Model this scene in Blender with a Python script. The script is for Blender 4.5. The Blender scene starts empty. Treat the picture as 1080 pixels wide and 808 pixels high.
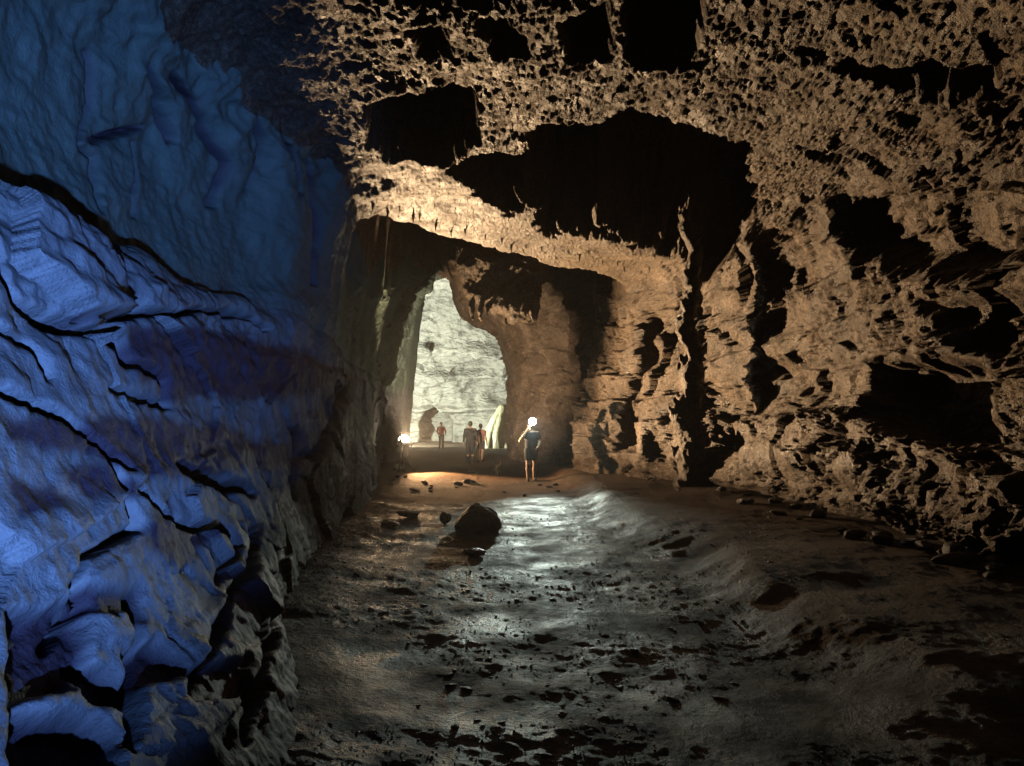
import bpy, math, random
import numpy as np
from mathutils import Vector, Matrix

SC = bpy.context.scene
COL = SC.collection
F, CX, HY, CH = 780.0, 540.0, 447.0, 1.72       # focal length in photo pixels, principal column, horizon row, eye height
rng = np.random.default_rng(7)
random.seed(5)
f32 = np.float32

def at(px, py, Y):
    return ((px - CX) / F * Y, Y, CH - (py - HY) / F * Y)
def floor_at(px, py, z=0.0):
    Y = F * (CH - z) / (py - HY)
    return ((px - CX) / F * Y, Y, z)

# ------------------------------------------------------------------ noise
PERM = rng.permutation(256).astype(np.int32)
PERM = np.concatenate([PERM, PERM, PERM])
_g = rng.normal(size=(256, 3)); GR = (_g / np.linalg.norm(_g, axis=1)[:, None]).astype(f32)
RND = rng.random((256, 6)).astype(f32)

def _perlin(P):
    i = np.floor(P).astype(np.int32); f = (P - i).astype(f32); i &= 255
    u = f * f * f * (f * (f * 6 - 15) + 10)
    out = np.zeros(len(P), f32)
    for dx in (0, 1):
        wx = u[:, 0] if dx else 1 - u[:, 0]
        hx = PERM[i[:, 0] + dx]
        for dy in (0, 1):
            wy = u[:, 1] if dy else 1 - u[:, 1]
            hy = PERM[hx + i[:, 1] + dy]
            for dz in (0, 1):
                wz = u[:, 2] if dz else 1 - u[:, 2]
                g = GR[PERM[hy + i[:, 2] + dz] & 255]
                out += wx * wy * wz * (g[:, 0] * (f[:, 0] - dx) + g[:, 1] * (f[:, 1] - dy) + g[:, 2] * (f[:, 2] - dz))
    return out
def chunked(fn):
    def run(P, *a, **k):
        P = np.ascontiguousarray(P, f32)
        return np.concatenate([fn(P[j:j + 200000], *a, **k) for j in range(0, len(P), 200000)])
    return run
perlin = chunked(_perlin)
def fbm(P, s, n=4, gain=.5, off=0.0, aniso=(1, 1, 1)):
    Q = np.asarray(P, f32) * np.array(aniso, f32) / s + f32(off); o = 0; a = 1.0
    for _ in range(n):
        o = o + a * perlin(Q); Q = Q * 2.03 + 17.3; a *= gain
    return o
def ridged(P, s, n=4, gain=.5, off=0.0, aniso=(1, 1, 1)):
    Q = np.asarray(P, f32) * np.array(aniso, f32) / s + f32(off); o = 0; a = 1.0
    for _ in range(n):
        o = o + a * (1 - 2.2 * np.abs(perlin(Q))); Q = Q * 2.07 + 11.7; a *= gain
    return o
def _cells(P):
    """nearest jittered cell: F1, F2, id, offset"""
    i = np.floor(P).astype(np.int32); n = len(P)
    d1 = np.full(n, 9, f32); d2 = np.full(n, 9, f32); idm = np.zeros(n, np.int32); off = np.zeros((n, 3), f32)
    for dx in (-1, 0, 1):
        for dy in (-1, 0, 1):
            for dz in (-1, 0, 1):
                c = i + np.array([dx, dy, dz], np.int32)
                cc = c & 255
                h = PERM[PERM[PERM[cc[:, 0]] + cc[:, 1]] + cc[:, 2]]
                v = (P - c) - (RND[h, :3] * .8 + .1)
                d = np.sqrt((v * v).sum(1))
                m = d < d1
                d2 = np.where(m, d1, np.minimum(d2, d)); d1 = np.where(m, d, d1)
                idm = np.where(m, h, idm); off[m] = v[m]
    return np.column_stack([d1, d2, idm.astype(f32), off]).astype(f32)
cells = chunked(_cells)
def facets(P, s, tilt=.6, step=.3, off=0.0, aniso=(1, 1, 1), warp=.25):
    """broken-rock blocks: every cell is a tilted plane of its own"""
    Q = np.asarray(P, f32) * np.array(aniso, f32) / s + f32(off)
    if warp:
        Q = Q + warp * np.column_stack([perlin(Q * 1.3 + 5), perlin(Q * 1.3 + 37), perlin(Q * 1.3 + 71)])
    C = cells(Q); idm = C[:, 2].astype(int)
    t = ((RND[idm, 3:6] - .5) * 2 * C[:, 3:6]).sum(1) * tilt
    return t + (RND[idm, 0] - .5) * step, C[:, 1] - C[:, 0]
def popcorn(P, s, off=0.0, aniso=(1, 1, 1)):
    C = cells(np.asarray(P, f32) * np.array(aniso, f32) / s + f32(off))
    return C[:, 0]
def sst(a, b, x):
    t = np.clip((x - a) / (b - a), 0, 1); return t * t * (3 - 2 * t)
def poly_sd(px, py, pts):
    """signed distance (pixels) to a polygon, negative inside"""
    pts = np.array(pts, float); n = len(pts); d = np.full(px.shape, 1e9, f32); inside = np.zeros(px.shape, bool)
    for k in range(n):
        a, b = pts[k], pts[(k + 1) % n]; e = b - a
        t = np.clip(((px - a[0]) * e[0] + (py - a[1]) * e[1]) / (e @ e), 0, 1)
        d = np.minimum(d, np.hypot(px - a[0] - t * e[0], py - a[1] - t * e[1]))
        c = (a[1] > py) != (b[1] > py)
        xi = a[0] + (py - a[1]) / (e[1] if abs(e[1]) > 1e-9 else 1e-9) * e[0]
        inside ^= c & (px < xi)
    return np.where(inside, -d, d)
def line_d(px, py, pts):
    pts = np.array(pts, float); d = np.full(px.shape, 1e9, f32)
    for a, b in zip(pts[:-1], pts[1:]):
        e = b - a
        t = np.clip(((px - a[0]) * e[0] + (py - a[1]) * e[1]) / (e @ e), 0, 1)
        d = np.minimum(d, np.hypot(px - a[0] - t * e[0], py - a[1] - t * e[1]))
    return d

# ------------------------------------------------------------------ mesh helpers
def link(name, me, mat=None, parent=None, smooth=True):
    o = bpy.data.objects.new(name, me); COL.objects.link(o)
    if mat: me.materials.append(mat)
    if smooth: me.polygons.foreach_set('use_smooth', np.ones(len(me.polygons), bool))
    if parent: o.parent = parent
    return o
def mesh_np(name, V, Fq):
    me = bpy.data.meshes.new(name); k = Fq.shape[1]
    me.vertices.add(len(V)); me.vertices.foreach_set('co', np.ascontiguousarray(V, f32).ravel())
    me.loops.add(Fq.size); me.loops.foreach_set('vertex_index', Fq.astype(np.int32).ravel())
    me.polygons.add(len(Fq)); me.polygons.foreach_set('loop_start', np.arange(0, Fq.size, k, dtype=np.int32))
    me.update(calc_edges=True); me.validate()
    return me
def grid_faces(nr, nc, flip=False):
    r, c = np.meshgrid(np.arange(nr - 1), np.arange(nc - 1), indexing='ij')
    a = (r * nc + c).ravel()
    q = np.column_stack([a, a + 1, a + nc + 1, a + nc])
    return q[:, ::-1] if flip else q
def tag(o, label, cat, group=None, kind=None):
    o['label'] = label; o['category'] = cat
    if group: o['group'] = group
    if kind: o['kind'] = kind
    return o
def empty(name, loc, rz=0.0):
    o = bpy.data.objects.new(name, None); COL.objects.link(o); o.location = loc; o.rotation_euler = (0, 0, rz)
    o.empty_display_size = .1
    return o

class SDF:
    """voxel field; capsules melt together; meshed with surface nets into ONE closed skin"""
    def __init__(s, lo, hi, h):
        s.lo = np.array(lo, float); s.h = h
        s.n = np.ceil((np.array(hi) - s.lo) / h).astype(int) + 1
        s.D = np.full(s.n, 1.0, f32)
    def _win(s, lo, hi):
        a = np.clip(np.floor((lo - s.lo) / s.h).astype(int), 0, s.n); b = np.clip(np.ceil((hi - s.lo) / s.h).astype(int) + 1, 0, s.n)
        ax = [s.lo[k] + s.h * np.arange(a[k], b[k]) for k in range(3)]
        X = np.stack(np.meshgrid(*ax, indexing='ij'), -1).astype(f32)
        return tuple(slice(a[k], b[k]) for k in range(3)), X
    def _merge(s, sl, d, k):
        D = s.D[sl]
        if k <= 0: s.D[sl] = np.minimum(D, d); return
        h = np.clip(.5 + .5 * (D - d) / k, 0, 1); s.D[sl] = D * (1 - h) + d * h - k * h * (1 - h)
    def cap(s, a, b, ra, rb=None, k=.03, flat=(1, 1, 1)):
        a, b = np.array(a, float), np.array(b, float); rb = ra if rb is None else rb
        m = max(ra, rb) * 1.6 + 3 * k + s.h * 3
        sl, X = s._win(np.minimum(a, b) - m, np.maximum(a, b) + m)
        if X.size == 0: return
        e = b - a; L = max(float(e @ e), 1e-9)
        t = np.clip(((X - a) @ e) / L, 0, 1)[..., None]
        v = (X - (a + t * e)) / np.array(flat, float)
        s._merge(sl, np.sqrt((v * v).sum(-1)) - (ra + (rb - ra) * t[..., 0]), k)
    def chain(s, pts, rs, k=.03, flat=(1, 1, 1)):
        for i in range(len(pts) - 1): s.cap(pts[i], pts[i + 1], rs[i], rs[i + 1], k, flat)
    def cut(s, p, nrm):
        ax = [s.lo[k] + s.h * np.arange(s.n[k]) for k in range(3)]
        X = np.stack(np.meshgrid(*ax, indexing='ij'), -1)
        s.D = np.maximum(s.D, ((X - np.array(p, float)) @ np.array(nrm, float)).astype(f32))
    def mesh(s, name):
        D = s.D.copy(); D[0] = D[-1] = 1; D[:, 0] = D[:, -1] = 1; D[:, :, 0] = D[:, :, -1] = 1
        I = D < 0; n = np.array(D.shape) - 1
        acc = np.zeros((*n, 3), f32); cnt = np.zeros(n, f32)
        corners = [(i, j, k) for i in (0, 1) for j in (0, 1) for k in (0, 1)]
        g = lambda A, c: A[c[0]:c[0] + n[0], c[1]:c[1] + n[1], c[2]:c[2] + n[2]]
        for c in corners:
            for ax in range(3):
                if c[ax]: continue
                c2 = list(c); c2[ax] = 1
                A, B = g(D, c), g(D, c2); m = g(I, c) != g(I, c2)
                t = np.where(m, A / np.where(m, A - B, 1), 0)
                for q in range(3): acc[..., q] += m * (c[q] + (t if q == ax else 0))
                cnt += m
        act = cnt > 0; idx = np.full(n, -1, np.int64); idx[act] = np.arange(act.sum())
        ijk = np.argwhere(act); V = s.lo + s.h * (ijk + acc[act] / cnt[act][:, None])
        faces = []
        for ax in range(3):
            a1, a2 = (ax + 1) % 3, (ax + 2) % 3
            e = np.take(I, range(0, D.shape[ax] - 1), ax) != np.take(I, range(1, D.shape[ax]), ax)
            p = np.argwhere(e); p = p[(p[:, a1] > 0) & (p[:, a2] > 0) & (p[:, a1] < n[a1]) & (p[:, a2] < n[a2])]
            if not len(p): continue
            def gi(o1, o2):
                q = p.copy(); q[:, a1] -= o1; q[:, a2] -= o2; return idx[q[:, 0], q[:, 1], q[:, 2]]
            quad = np.column_stack([gi(1, 1), gi(0, 1), gi(0, 0), gi(1, 0)])
            ins = I[p[:, 0], p[:, 1], p[:, 2]]
            quad[~ins] = quad[~ins][:, ::-1]
            faces.append(quad)
        return mesh_np(name, V, np.concatenate(faces))

# ------------------------------------------------------------------ materials
def mat_new(name):
    m = bpy.data.materials.new(name); m.use_nodes = True
    nt = m.node_tree; b = nt.nodes['Principled BSDF']
    return m, nt, b
def plain(name, col, rough=.8, emit=None, es=0.0, metal=0.0, var=.12, scale=30):
    m, nt, b = mat_new(name)
    if emit:
        b.inputs['Base Color'].default_value = (*col, 1)
        b.inputs['Emission Color'].default_value = (*emit, 1); b.inputs['Emission Strength'].default_value = es
    else:
        tc = nt.nodes.new('ShaderNodeTexCoord'); n = nt.nodes.new('ShaderNodeTexNoise'); n.inputs['Scale'].default_value = scale
        r = nt.nodes.new('ShaderNodeValToRGB')
        r.color_ramp.elements[0].color = (*[c * (1 - var * 2) for c in col], 1); r.color_ramp.elements[1].color = (*[min(1, c * (1 + var * 2)) for c in col], 1)
        nt.links.new(tc.outputs['Object'], n.inputs['Vector']); nt.links.new(n.outputs['Fac'], r.inputs['Fac']); nt.links.new(r.outputs['Color'], b.inputs['Base Color'])
    b.inputs['Roughness'].default_value = rough; b.inputs['Metallic'].default_value = metal
    return m
def rock(name, cols, big=.8, fine=14, rough=(.55, .9), bumps=((6, .03, 6), (30, .008, 4)), stretch=(1, 1, 1), spec=.4, mott=.5):
    """cols: (position, rgb) stops mixed by large stains and fine grain; bumps: (scale, height in m, detail)"""
    m, nt, b = mat_new(name); N = nt.nodes; L = nt.links
    tc = N.new('ShaderNodeTexCoord'); mp = N.new('ShaderNodeMapping'); mp.inputs['Scale'].default_value = stretch
    L.new(tc.outputs['Object'], mp.inputs['Vector'])
    def noise(sc, det=6, ro=.6, dist=0):
        n = N.new('ShaderNodeTexNoise'); n.inputs['Scale'].default_value = sc; n.inputs['Detail'].default_value = det
        n.inputs['Roughness'].default_value = ro; n.inputs['Distortion'].default_value = dist
        L.new(mp.outputs['Vector'], n.inputs['Vector']); return n
    n1, n2 = noise(big, 6, .6, .4), noise(fine, 8, .7)
    mx = N.new('ShaderNodeMix'); mx.data_type = 'FLOAT'; mx.inputs[0].default_value = mott
    L.new(n1.outputs['Fac'], mx.inputs[2]); L.new(n2.outputs['Fac'], mx.inputs[3])
    cr = N.new('ShaderNodeValToRGB'); e = cr.color_ramp.elements
    e[0].position, e[0].color = cols[0][0], (*cols[0][1], 1); e[1].position, e[1].color = cols[-1][0], (*cols[-1][1], 1)
    for p, c in cols[1:-1]:
        q = e.new(p); q.color = (*c, 1)
    L.new(mx.outputs[0], cr.inputs['Fac']); L.new(cr.outputs['Color'], b.inputs['Base Color'])
    mr = N.new('ShaderNodeMapRange'); mr.inputs['From Min'].default_value = .35; mr.inputs['From Max'].default_value = .65
    mr.inputs['To Min'].default_value, mr.inputs['To Max'].default_value = rough
    n3 = noise(big * 2.3, 5, .6); L.new(n3.outputs['Fac'], mr.inputs['Value']); L.new(mr.outputs['Result'], b.inputs['Roughness'])
    b.inputs['Specular IOR Level'].default_value = spec
    prev = None
    for sc, h, det in bumps:
        n = noise(sc, det, .62); bp = N.new('ShaderNodeBump'); bp.inputs['Strength'].default_value = 1; bp.inputs['Distance'].default_value = h
        L.new(n.outputs['Fac'], bp.inputs['Height'])
        if prev: L.new(prev.outputs['Normal'], bp.inputs['Normal'])
        prev = bp
    if prev: L.new(prev.outputs['Normal'], b.inputs['Normal'])
    return m

M = {}
M['left'] = rock('smooth_limestone', [(.3, (.16, .17, .18)), (.5, (.30, .31, .32)), (.7, (.46, .47, .48))], .7, 9, (.5, .8), ((3, .02, 5), (18, .010, 6), (70, .006, 4)), (1, 1, 1), .35, .45)
def add_mud(m, col, rough, attr='mud', k=1.0):
    nt = m.node_tree; b = nt.nodes['Principled BSDF']; a = nt.nodes.new('ShaderNodeAttribute'); a.attribute_name = attr
    mx = nt.nodes.new('ShaderNodeMix'); mx.data_type = 'RGBA'; src = b.inputs['Base Color'].links[0].from_socket
    mu = nt.nodes.new('ShaderNodeMath'); mu.operation = 'MULTIPLY'; mu.inputs[1].default_value = k; nt.links.new(a.outputs['Fac'], mu.inputs[0]); nt.links.new(mu.outputs[0], mx.inputs[0]); nt.links.new(src, mx.inputs[6]); mx.inputs[7].default_value = (*col, 1); nt.links.new(mx.outputs[2], b.inputs['Base Color'])
    rs_ = b.inputs['Roughness'].links[0].from_socket; m2 = nt.nodes.new('ShaderNodeMix'); m2.data_type = 'FLOAT'; nt.links.new(mu.outputs[0], m2.inputs[0]); nt.links.new(rs_, m2.inputs[2]); m2.inputs[3].default_value = rough; nt.links.new(m2.outputs[0], b.inputs['Roughness'])
add_mud(M['left'], (.13, .20, .16), .6, 'upper', .85)
add_mud(M['left'], (.075, .055, .078), .6)  # mud coating, and shade painted into the cracks by the same mask
M['ceil'] = rock('pitted_limestone', [(.32, (.05, .034, .022)), (.5, (.185, .132, .086)), (.68, (.44, .35, .24))], 1.3, 16, (.34, .7), ((7, .06, 5), (22, .07, 5), (60, .03, 4)), (1, 1, 1), .45, .6)
M['right'] = rock('broken_limestone', [(.32, (.045, .031, .021)), (.5, (.155, .108, .070)), (.68, (.42, .32, .22))], 1.2, 15, (.32, .7), ((6, .06, 5), (20, .07, 5), (55, .03, 4)), (1, 1, 1.2), .45, .6)
M['far'] = rock('pale_limestone', [(.3, (.26, .25, .22)), (.5, (.42, .41, .36)), (.7, (.6, .58, .5))], .25, 3, (.6, .9), ((.8, .5, 6), (4, .12, 5)), (.8, .8, 1.3), .3)
M['ground'] = rock('wet_cave_mud', [(.3, (.03, .025, .02)), (.5, (.065, .052, .04)), (.68, (.13, .105, .08))], .6, 8, (.36, .78), ((7, .03, 6), (30, .04, 5), (110, .014, 3)), (1, 1, 1), .42)
M['boulder'] = rock('dark_boulder', [(.3, (.05, .05, .05)), (.5, (.10, .10, .10)), (.7, (.18, .17, .16))], 2.5, 18, (.5, .85), ((12, .03, 6), (60, .006, 4)))
M['stone'] = rock('loose_stone', [(.3, (.03, .026, .02)), (.5, (.07, .06, .048)), (.7, (.16, .14, .115))], 6, 30, (.25, .6), ((30, .012, 5),))
M['flow'] = rock('pale_flowstone', [(.3, (.34, .33, .20)), (.5, (.48, .47, .30)), (.7, (.62, .60, .42))], 1.2, 6, (.5, .8), ((3, .08, 5),), (3, 3, .5))
M['skin'] = plain('skin', (.42, .25, .18), .55)
M['skin_pale'] = plain('pale_skin', (.52, .36, .28), .55)
M['hair'] = plain('black_hair', (.015, .012, .01), .6)
M['red'] = plain('red_cloth', (.85, .02, .03), .85)
M['dark'] = plain('dark_cloth', (.02, .022, .028), .9)
M['navy'] = plain('navy_cloth', (.03, .04, .07), .9)
M['rust'] = plain('faded_brown_cloth', (.26, .12, .10), .9)
M['olive'] = plain('dark_trouser_cloth', (.06, .05, .05), .9)
M['shoe'] = plain('shoe_rubber', (.03, .03, .03), .7)
M['eye'] = plain('eye', (.05, .04, .04), .2)
M['fur'] = plain('white_fur', (.62, .56, .48), .9)
M['metal'] = plain('black_metal', (.03, .03, .03), .45, metal=.6)
M['warm_glass'] = plain('lit_warm_glass', (.9, .8, .6), .3, emit=(1, .78, .48), es=45)
M['cool_glass'] = plain('lit_cool_glass', (.8, .9, .85), .3, emit=(.78, 1, .93), es=60)
M['strap'] = plain('elastic_strap', (.04, .04, .04), .8)

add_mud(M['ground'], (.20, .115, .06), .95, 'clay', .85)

# ------------------------------------------------------------------ camera
cam = bpy.data.cameras.new('camera'); co = bpy.data.objects.new('camera', cam); COL.objects.link(co)
co.location = (0, 0, CH); co.rotation_euler = (math.radians(90), 0, 0)
cam.sensor_width = 36; cam.lens = 36 * F / 1080; cam.shift_y = (HY - 404) / 1080
cam.clip_start = .05; cam.clip_end = 400
SC.camera = co

# ------------------------------------------------------------------ the passage: cross-sections from left foot over the ceiling to right foot
def px_section(Y, pts): return [((x - CX) / F * Y, CH - (y - HY) / F * Y) for x, y in pts]
ST = [
 (-4.0, [(-.9,-.6),(-.9,0),(-1.5,1.2),(-2.1,2.85),(-2.6,3.2),(-2.9,4.6),(-1.9,5.9),(-.3,6.2),(1.5,6.0),(3.1,5.4),(4.5,4.4),(5.3,3.6),(5.5,2.1),(5.0,1.0),(5.1,.3),(5.1,-.6)]),
 (3.7, [(-1.05,-.6),(-1.09,0),(-1.75,1.1),(-2.38,2.85),(-2.9,3.1),(-3.2,4.5),(-2.3,5.9),(-.5,6.1),(1.2,6.0),(2.9,5.5),(4.3,4.6),(5.2,3.8),(5.4,2.2),(4.9,1.0),(5.1,.3),(5.1,-.6)]),
 (7.0, [(-2.0,-.6),(-2.0,0),(-2.4,1.2),(-2.8,2.9),(-3.12,3.2),(-3.35,4.4),(-2.75,5.4),(-.8,5.75),(1.0,5.7),(2.7,5.4),(4.2,4.8),(5.2,4.0),(5.4,2.2),(4.9,1.0),(5.1,.3),(5.1,-.6)]),
 (11.5, [(-2.75,-.6),(-2.72,0),(-2.8,1.3),(-2.8,2.9),(-2.75,3.5),(-2.6,4.6),(-2.4,5.5),(-1.0,5.7),(.8,5.65),(2.5,5.5),(4.1,5.3),(5.1,4.5),(5.3,2.4),(4.8,1.1),(5.0,.35),(5.0,-.6)]),
 (15.0, [(-2.9,-.6),(-2.9,0),(-3.2,1.3),(-3.4,2.9),(-3.5,3.5),(-3.5,4.6),(-3.3,5.4),(-1.5,5.65),(.6,5.6),(2.5,5.55),(4.1,5.3),(4.9,4.6),(5.05,2.4),(4.7,1.1),(4.9,.4),(4.9,-.6)]),
 (18.0, [(-3.3,-.6),(-3.3,0),(-3.6,1.4),(-3.7,3),(-3.7,3.8),(-3.6,4.8),(-3.3,5.4),(-1.6,5.6),(.8,5.6),(2.6,5.55),(3.7,5.3),(4.2,4.4),(4.35,2.4),(4.0,1.2),(4.1,.5),(4.1,-.6)]),
 (20.5, [(-3.75,-.6),(-3.75,0),(-3.9,1.4),(-3.9,3),(-3.8,4),(-3.6,5),(-3.3,5.6),(-1.6,5.8),(.8,5.7),(2.2,5.5),(3.1,5.4),(3.3,4.4),(3.3,2.4),(3.0,1.3),(3.05,.5),(3.05,-.6)]),
 (22.5, [(-4.4,-.6),(-4.4,0),(-4.4,1.4),(-4.2,3),(-3.9,4.6),(-3.6,5.8),(-3.0,6.6),(-1.4,7.0),(.7,6.9),(2.6,6.7),(3.3,5.9),(3.1,4.7),(2.7,2.8),(2.25,1.3),(2.15,.4),(2.15,-.6)]),
 (25.0, [(-4.7,-.6),(-4.7,0),(-4.7,1.4),(-4.4,3),(-3.9,5),(-3.5,6.5),(-2.8,7.6),(-1.2,8.2),(.6,8.0),(1.9,7.4),(2.8,6.2),(3.3,4.6),(3.5,2.8),(3.4,1.3),(3.3,.3),(3.3,-.6)]),
 (29.0, [(-5.7,-.6),(-5.7,0),(-5.7,1.4),(-5.3,3),(-4.6,5),(-3.8,7),(-3.0,8.3),(-1.4,8.6),(.4,8.4),(1.8,7.4),(2.8,6.0),(3.2,4.5),(3.3,2.8),(3.1,1.3),(3.0,.3),(3.0,-.6)]),
]
PORTAL2 = [(426,500),(428,488),(431,450),(435,410),(439,370),(443,335),(447,302),(461,288),(476,296),(482,322),(498,338),(517,351),(532,372),(537,412),(538,488),(538,500)]
PORTAL = [(424,502),(426,488),(429,450),(433,410),(437,370),(441,335),(445,302),(458,282),(482,284),(490,310),(505,325),(526,334),(543,362),(547,410),(548,488),(548,502)]
ST.append((33.0, px_section(33.0, PORTAL)))
ST.append((36.0, px_section(36.0, PORTAL2)))
def catmull(T, A, t):
    """A[k] at knots T, non-uniform cubic Hermite with limited slopes"""
    T = np.array(T, float); A = np.array(A, float)
    k = np.clip(np.searchsorted(T, t, 'right') - 1, 0, len(T) - 2)
    h = np.diff(T); dl = np.diff(A, axis=0) / h.reshape(-1, *([1] * (A.ndim - 1)))
    m = np.zeros_like(A); m[0], m[-1] = dl[0], dl[-1]
    a, b = dl[:-1], dl[1:]
    with np.errstate(divide='ignore', invalid='ignore'): hm = np.where(a * b > 0, 2 * a * b / (a + b), 0)
    m[1:-1] = .6 * hm + .2 * (a + b)
    sh = (-1,) + (1,) * (A.ndim - 1)
    hk = h[k].reshape(sh); s = ((t - T[k]) / h[k]).reshape(sh)
    h00 = 2 * s**3 - 3 * s**2 + 1; h10 = s**3 - 2 * s**2 + s; h01 = -2 * s**3 + 3 * s**2; h11 = s**3 - s**2
    return h00 * A[k] + h10 * hk * m[k] + h01 * A[k + 1] + h11 * hk * m[k + 1]

NY, NU = 1050, 1500
ydense = np.linspace(-4, 36, 4000)
w = np.where(ydense < 1.0, .12, 1 / np.maximum(ydense, 1.7)); w = np.maximum(w, .055)
cw = np.concatenate([[0], np.cumsum((w[1:] + w[:-1]) / 2)]); cw /= cw[-1]
YS = np.interp(np.linspace(0, 1, NY), cw, ydense)
udense = np.linspace(0, 15, 3000)
wu = np.interp(udense, [0, .8, 1, 3, 5, 6, 7, 9, 10, 13, 14, 14.3, 15], [.3, .5, 1.3, 1.5, 1.2, 1.5, 1.6, 1.6, 1.5, 1.5, .9, .3, .3])
cu = np.concatenate([[0], np.cumsum((wu[1:] + wu[:-1]) / 2)]); cu /= cu[-1]
US = np.interp(np.linspace(0, 1, NU), cu, udense)
SEC = catmull([s[0] for s in ST], np.array([s[1] for s in ST]), YS)          # NY,16,2
SEC = np.transpose(SEC, (1, 0, 2))
XZ = catmull(np.arange(16), SEC, US)                                          # NU,NY,2
B = np.empty((NU, NY, 3), f32); B[..., 0] = XZ[..., 0]; B[..., 2] = XZ[..., 1]; B[..., 1] = YS[None, :]
U = np.repeat(US[:, None], NY, 1).astype(f32)
def normals(G):
    du = np.gradient(G, axis=0); dv = np.gradient(G, axis=1)
    n = np.cross(du, dv); n /= np.linalg.norm(n, axis=2)[..., None] + 1e-9
    return n
# smooth normals point out of the passage, into the rock
NRM = normals(B)
if NRM[NU // 2, NY // 3, 2] < 0: NRM = -NRM
P = B.reshape(-1, 3); n = NRM.reshape(-1, 3); u = U.ravel(); Yv = P[:, 1]; Z = P[:, 2]; X = P[:, 0]
yy = np.maximum(Yv, .4); px = CX + X / yy * F; py = HY - (Z - CH) / yy * F
vis = Yv > 1.2
wl = 1 - sst(5.4, 6.3, u)                                   # left wall
wr = sst(9.3, 10.2, u)                                      # right wall
wc = (1 - wl) * (1 - wr)                                    # ceiling
wfoot = sst(.3, 1.2, u) * (1 - sst(14.0, 14.6, u))
d = np.zeros(len(P), f32)
# large shapes everywhere
wob = fbm(P, 2.6, 3, .5, 3.1)
d += .22 * wob * (.35 * wl + 1.0 * wc + .45 * wr)
warpx = 10 * fbm(P, 1.1, 3, .55, 40.0); warpy = 8 * fbm(P, .9, 3, .55, 60.0)
qx, qy = px + warpx, py + warpy
# ---- left wall
L = wl > .001
PL = P[L]
zz = PL[:, 2] + .12 * fbm(PL, 1.5, 3, .5, 9.0) - .02 * PL[:, 1]
low = 1 - sst(2.75, 3.05, PL[:, 2])
saw = np.zeros(L.sum(), f32)
for z0, h, a in ((.6, .5, .07), (1.3, .6, .09), (2.3, .6, .16)):
    t = (zz - z0) / h
    saw += a * np.where((t > -1) & (t < 1), np.where(t < 0, (1 + t) * -1, -(1 - sst(0, .22, t))), 0)
fa, fe = facets(PL, 1.15, 1.0, .5, 2.0, (1, .55, 1.1), .12)
fb, fe2 = facets(PL, .42, .9, .4, 8.0, (1, .6, 1.1), .12)
dl = low * (.30 * saw + .10 * fa + .018 * fb) + .035 * fbm(PL, .6, 4, .5, 1.0) * (.5 + low)
dl += .02 * fbm(PL, .13, 3, .6, 77.)
dl += .014 * ridged(PL, .35, 3, .5, 6.0, (1, .6, 1.4)) * low
caul = sst(1.7, 2.2, PL[:, 2]) * low * (1 - sst(8, 10, PL[:, 1]))
ql = PL + .12 * np.column_stack([fbm(PL, .5, 2), fbm(PL, .5, 2, .5, 9), fbm(PL, .5, 2, .5, 19)])
dl += (.12 + caul) * (.09 * (popcorn(ql, .42, 2., (1, .7, 1)) - .4) + .04 * (popcorn(ql, .17, 12.) - .4))
dl += .12 * sst(.0, .6, -np.abs(PL[:, 2] - 3.1) + .3)      # shadow gap behind the ledge
hi = 1 - low
dl += hi * (.17 * fbm(PL, 1.3, 2, .5, 21.0, (1, 1, .45)) + .03 * fbm(PL, .3, 4, .55, 11.))
d[L] += wl[L] * dl
# smooth lobes of the upper left wall, then its cracks
def lobe(pts, depth, soft):
    sd = poly_sd(qx, qy, pts); global d
    d = d - np.where(vis & (u < 7), depth * .55 * sst(10, -soft, sd), 0).astype(f32)
lobe([(95,55),(150,60),(165,120),(150,140),(112,150),(98,110)], .22, 26)
lobe([(110,150),(150,140),(158,205),(135,240),(116,215)], .15, 18)
lobe([(160,75),(205,110),(222,160),(214,220),(180,200),(165,130)], .22, 22)
lobe([(225,120),(270,115),(268,170),(250,215),(228,195)], .25, 20)
lobe([(275,130),(320,150),(330,230),(300,290),(262,250)], .22, 24)
lobe([(235,310),(290,300),(335,320),(325,360),(280,355)], .2, 16)
lobe([(325,440),(375,405),(410,420),(405,500),(365,540),(330,500)], .18, 24)
CRACKS = [
 ([(95,60),(100,110),(92,150),(108,165),(112,215)], 3.0, .16), ([(150,70),(165,120),(178,150)], 3.4, .16),
 ([(188,80),(205,112),(216,145),(228,172),(222,215)], 3.6, .20), ([(272,120),(266,170),(256,200)], 2.6, .15), ([(145,150),(146,205),(152,225)], 2.4, .12),
 ([(112,145),(150,132)], 3, .12), ([(300,150),(305,200)], 2.4, .10), ([(330,180),(338,240),(330,300)], 3, .12),
 ([(0,243),(14,262),(22,300),(40,318),(62,328),(118,345),(140,360),(145,375)], 6.0, .30),
 ([(0,340),(40,362),(55,395)], 3.5, .14), ([(62,328),(130,335),(240,325),(280,345)], 2.6, .14),
 ([(145,375),(180,400),(183,425),(130,405)], 3.2, .16), ([(0,410),(60,440),(110,470),(140,495)], 3.4, .14),
 ([(200,490),(230,505),(262,520)], 5, .22), ([(150,520),(190,545),(240,560),(252,575),(235,610)], 3.2, .16),
 ([(362,408),(350,440),(330,480)], 4, .22), ([(110,470),(150,560),(90,590)], 3, .12),
 ([(270,560),(262,600),(240,650),(215,700),(195,740)], 4, .22), ([(140,640),(150,690),(138,740),(125,800)], 4.5, .22),
 ([(288,610),(296,650),(270,720),(250,790)], 4.5, .2), ([(85,590),(75,620),(95,640),(60,680)], 3.2, .14), ([(300,430),(320,460),(318,520)], 3, .1)]
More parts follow.
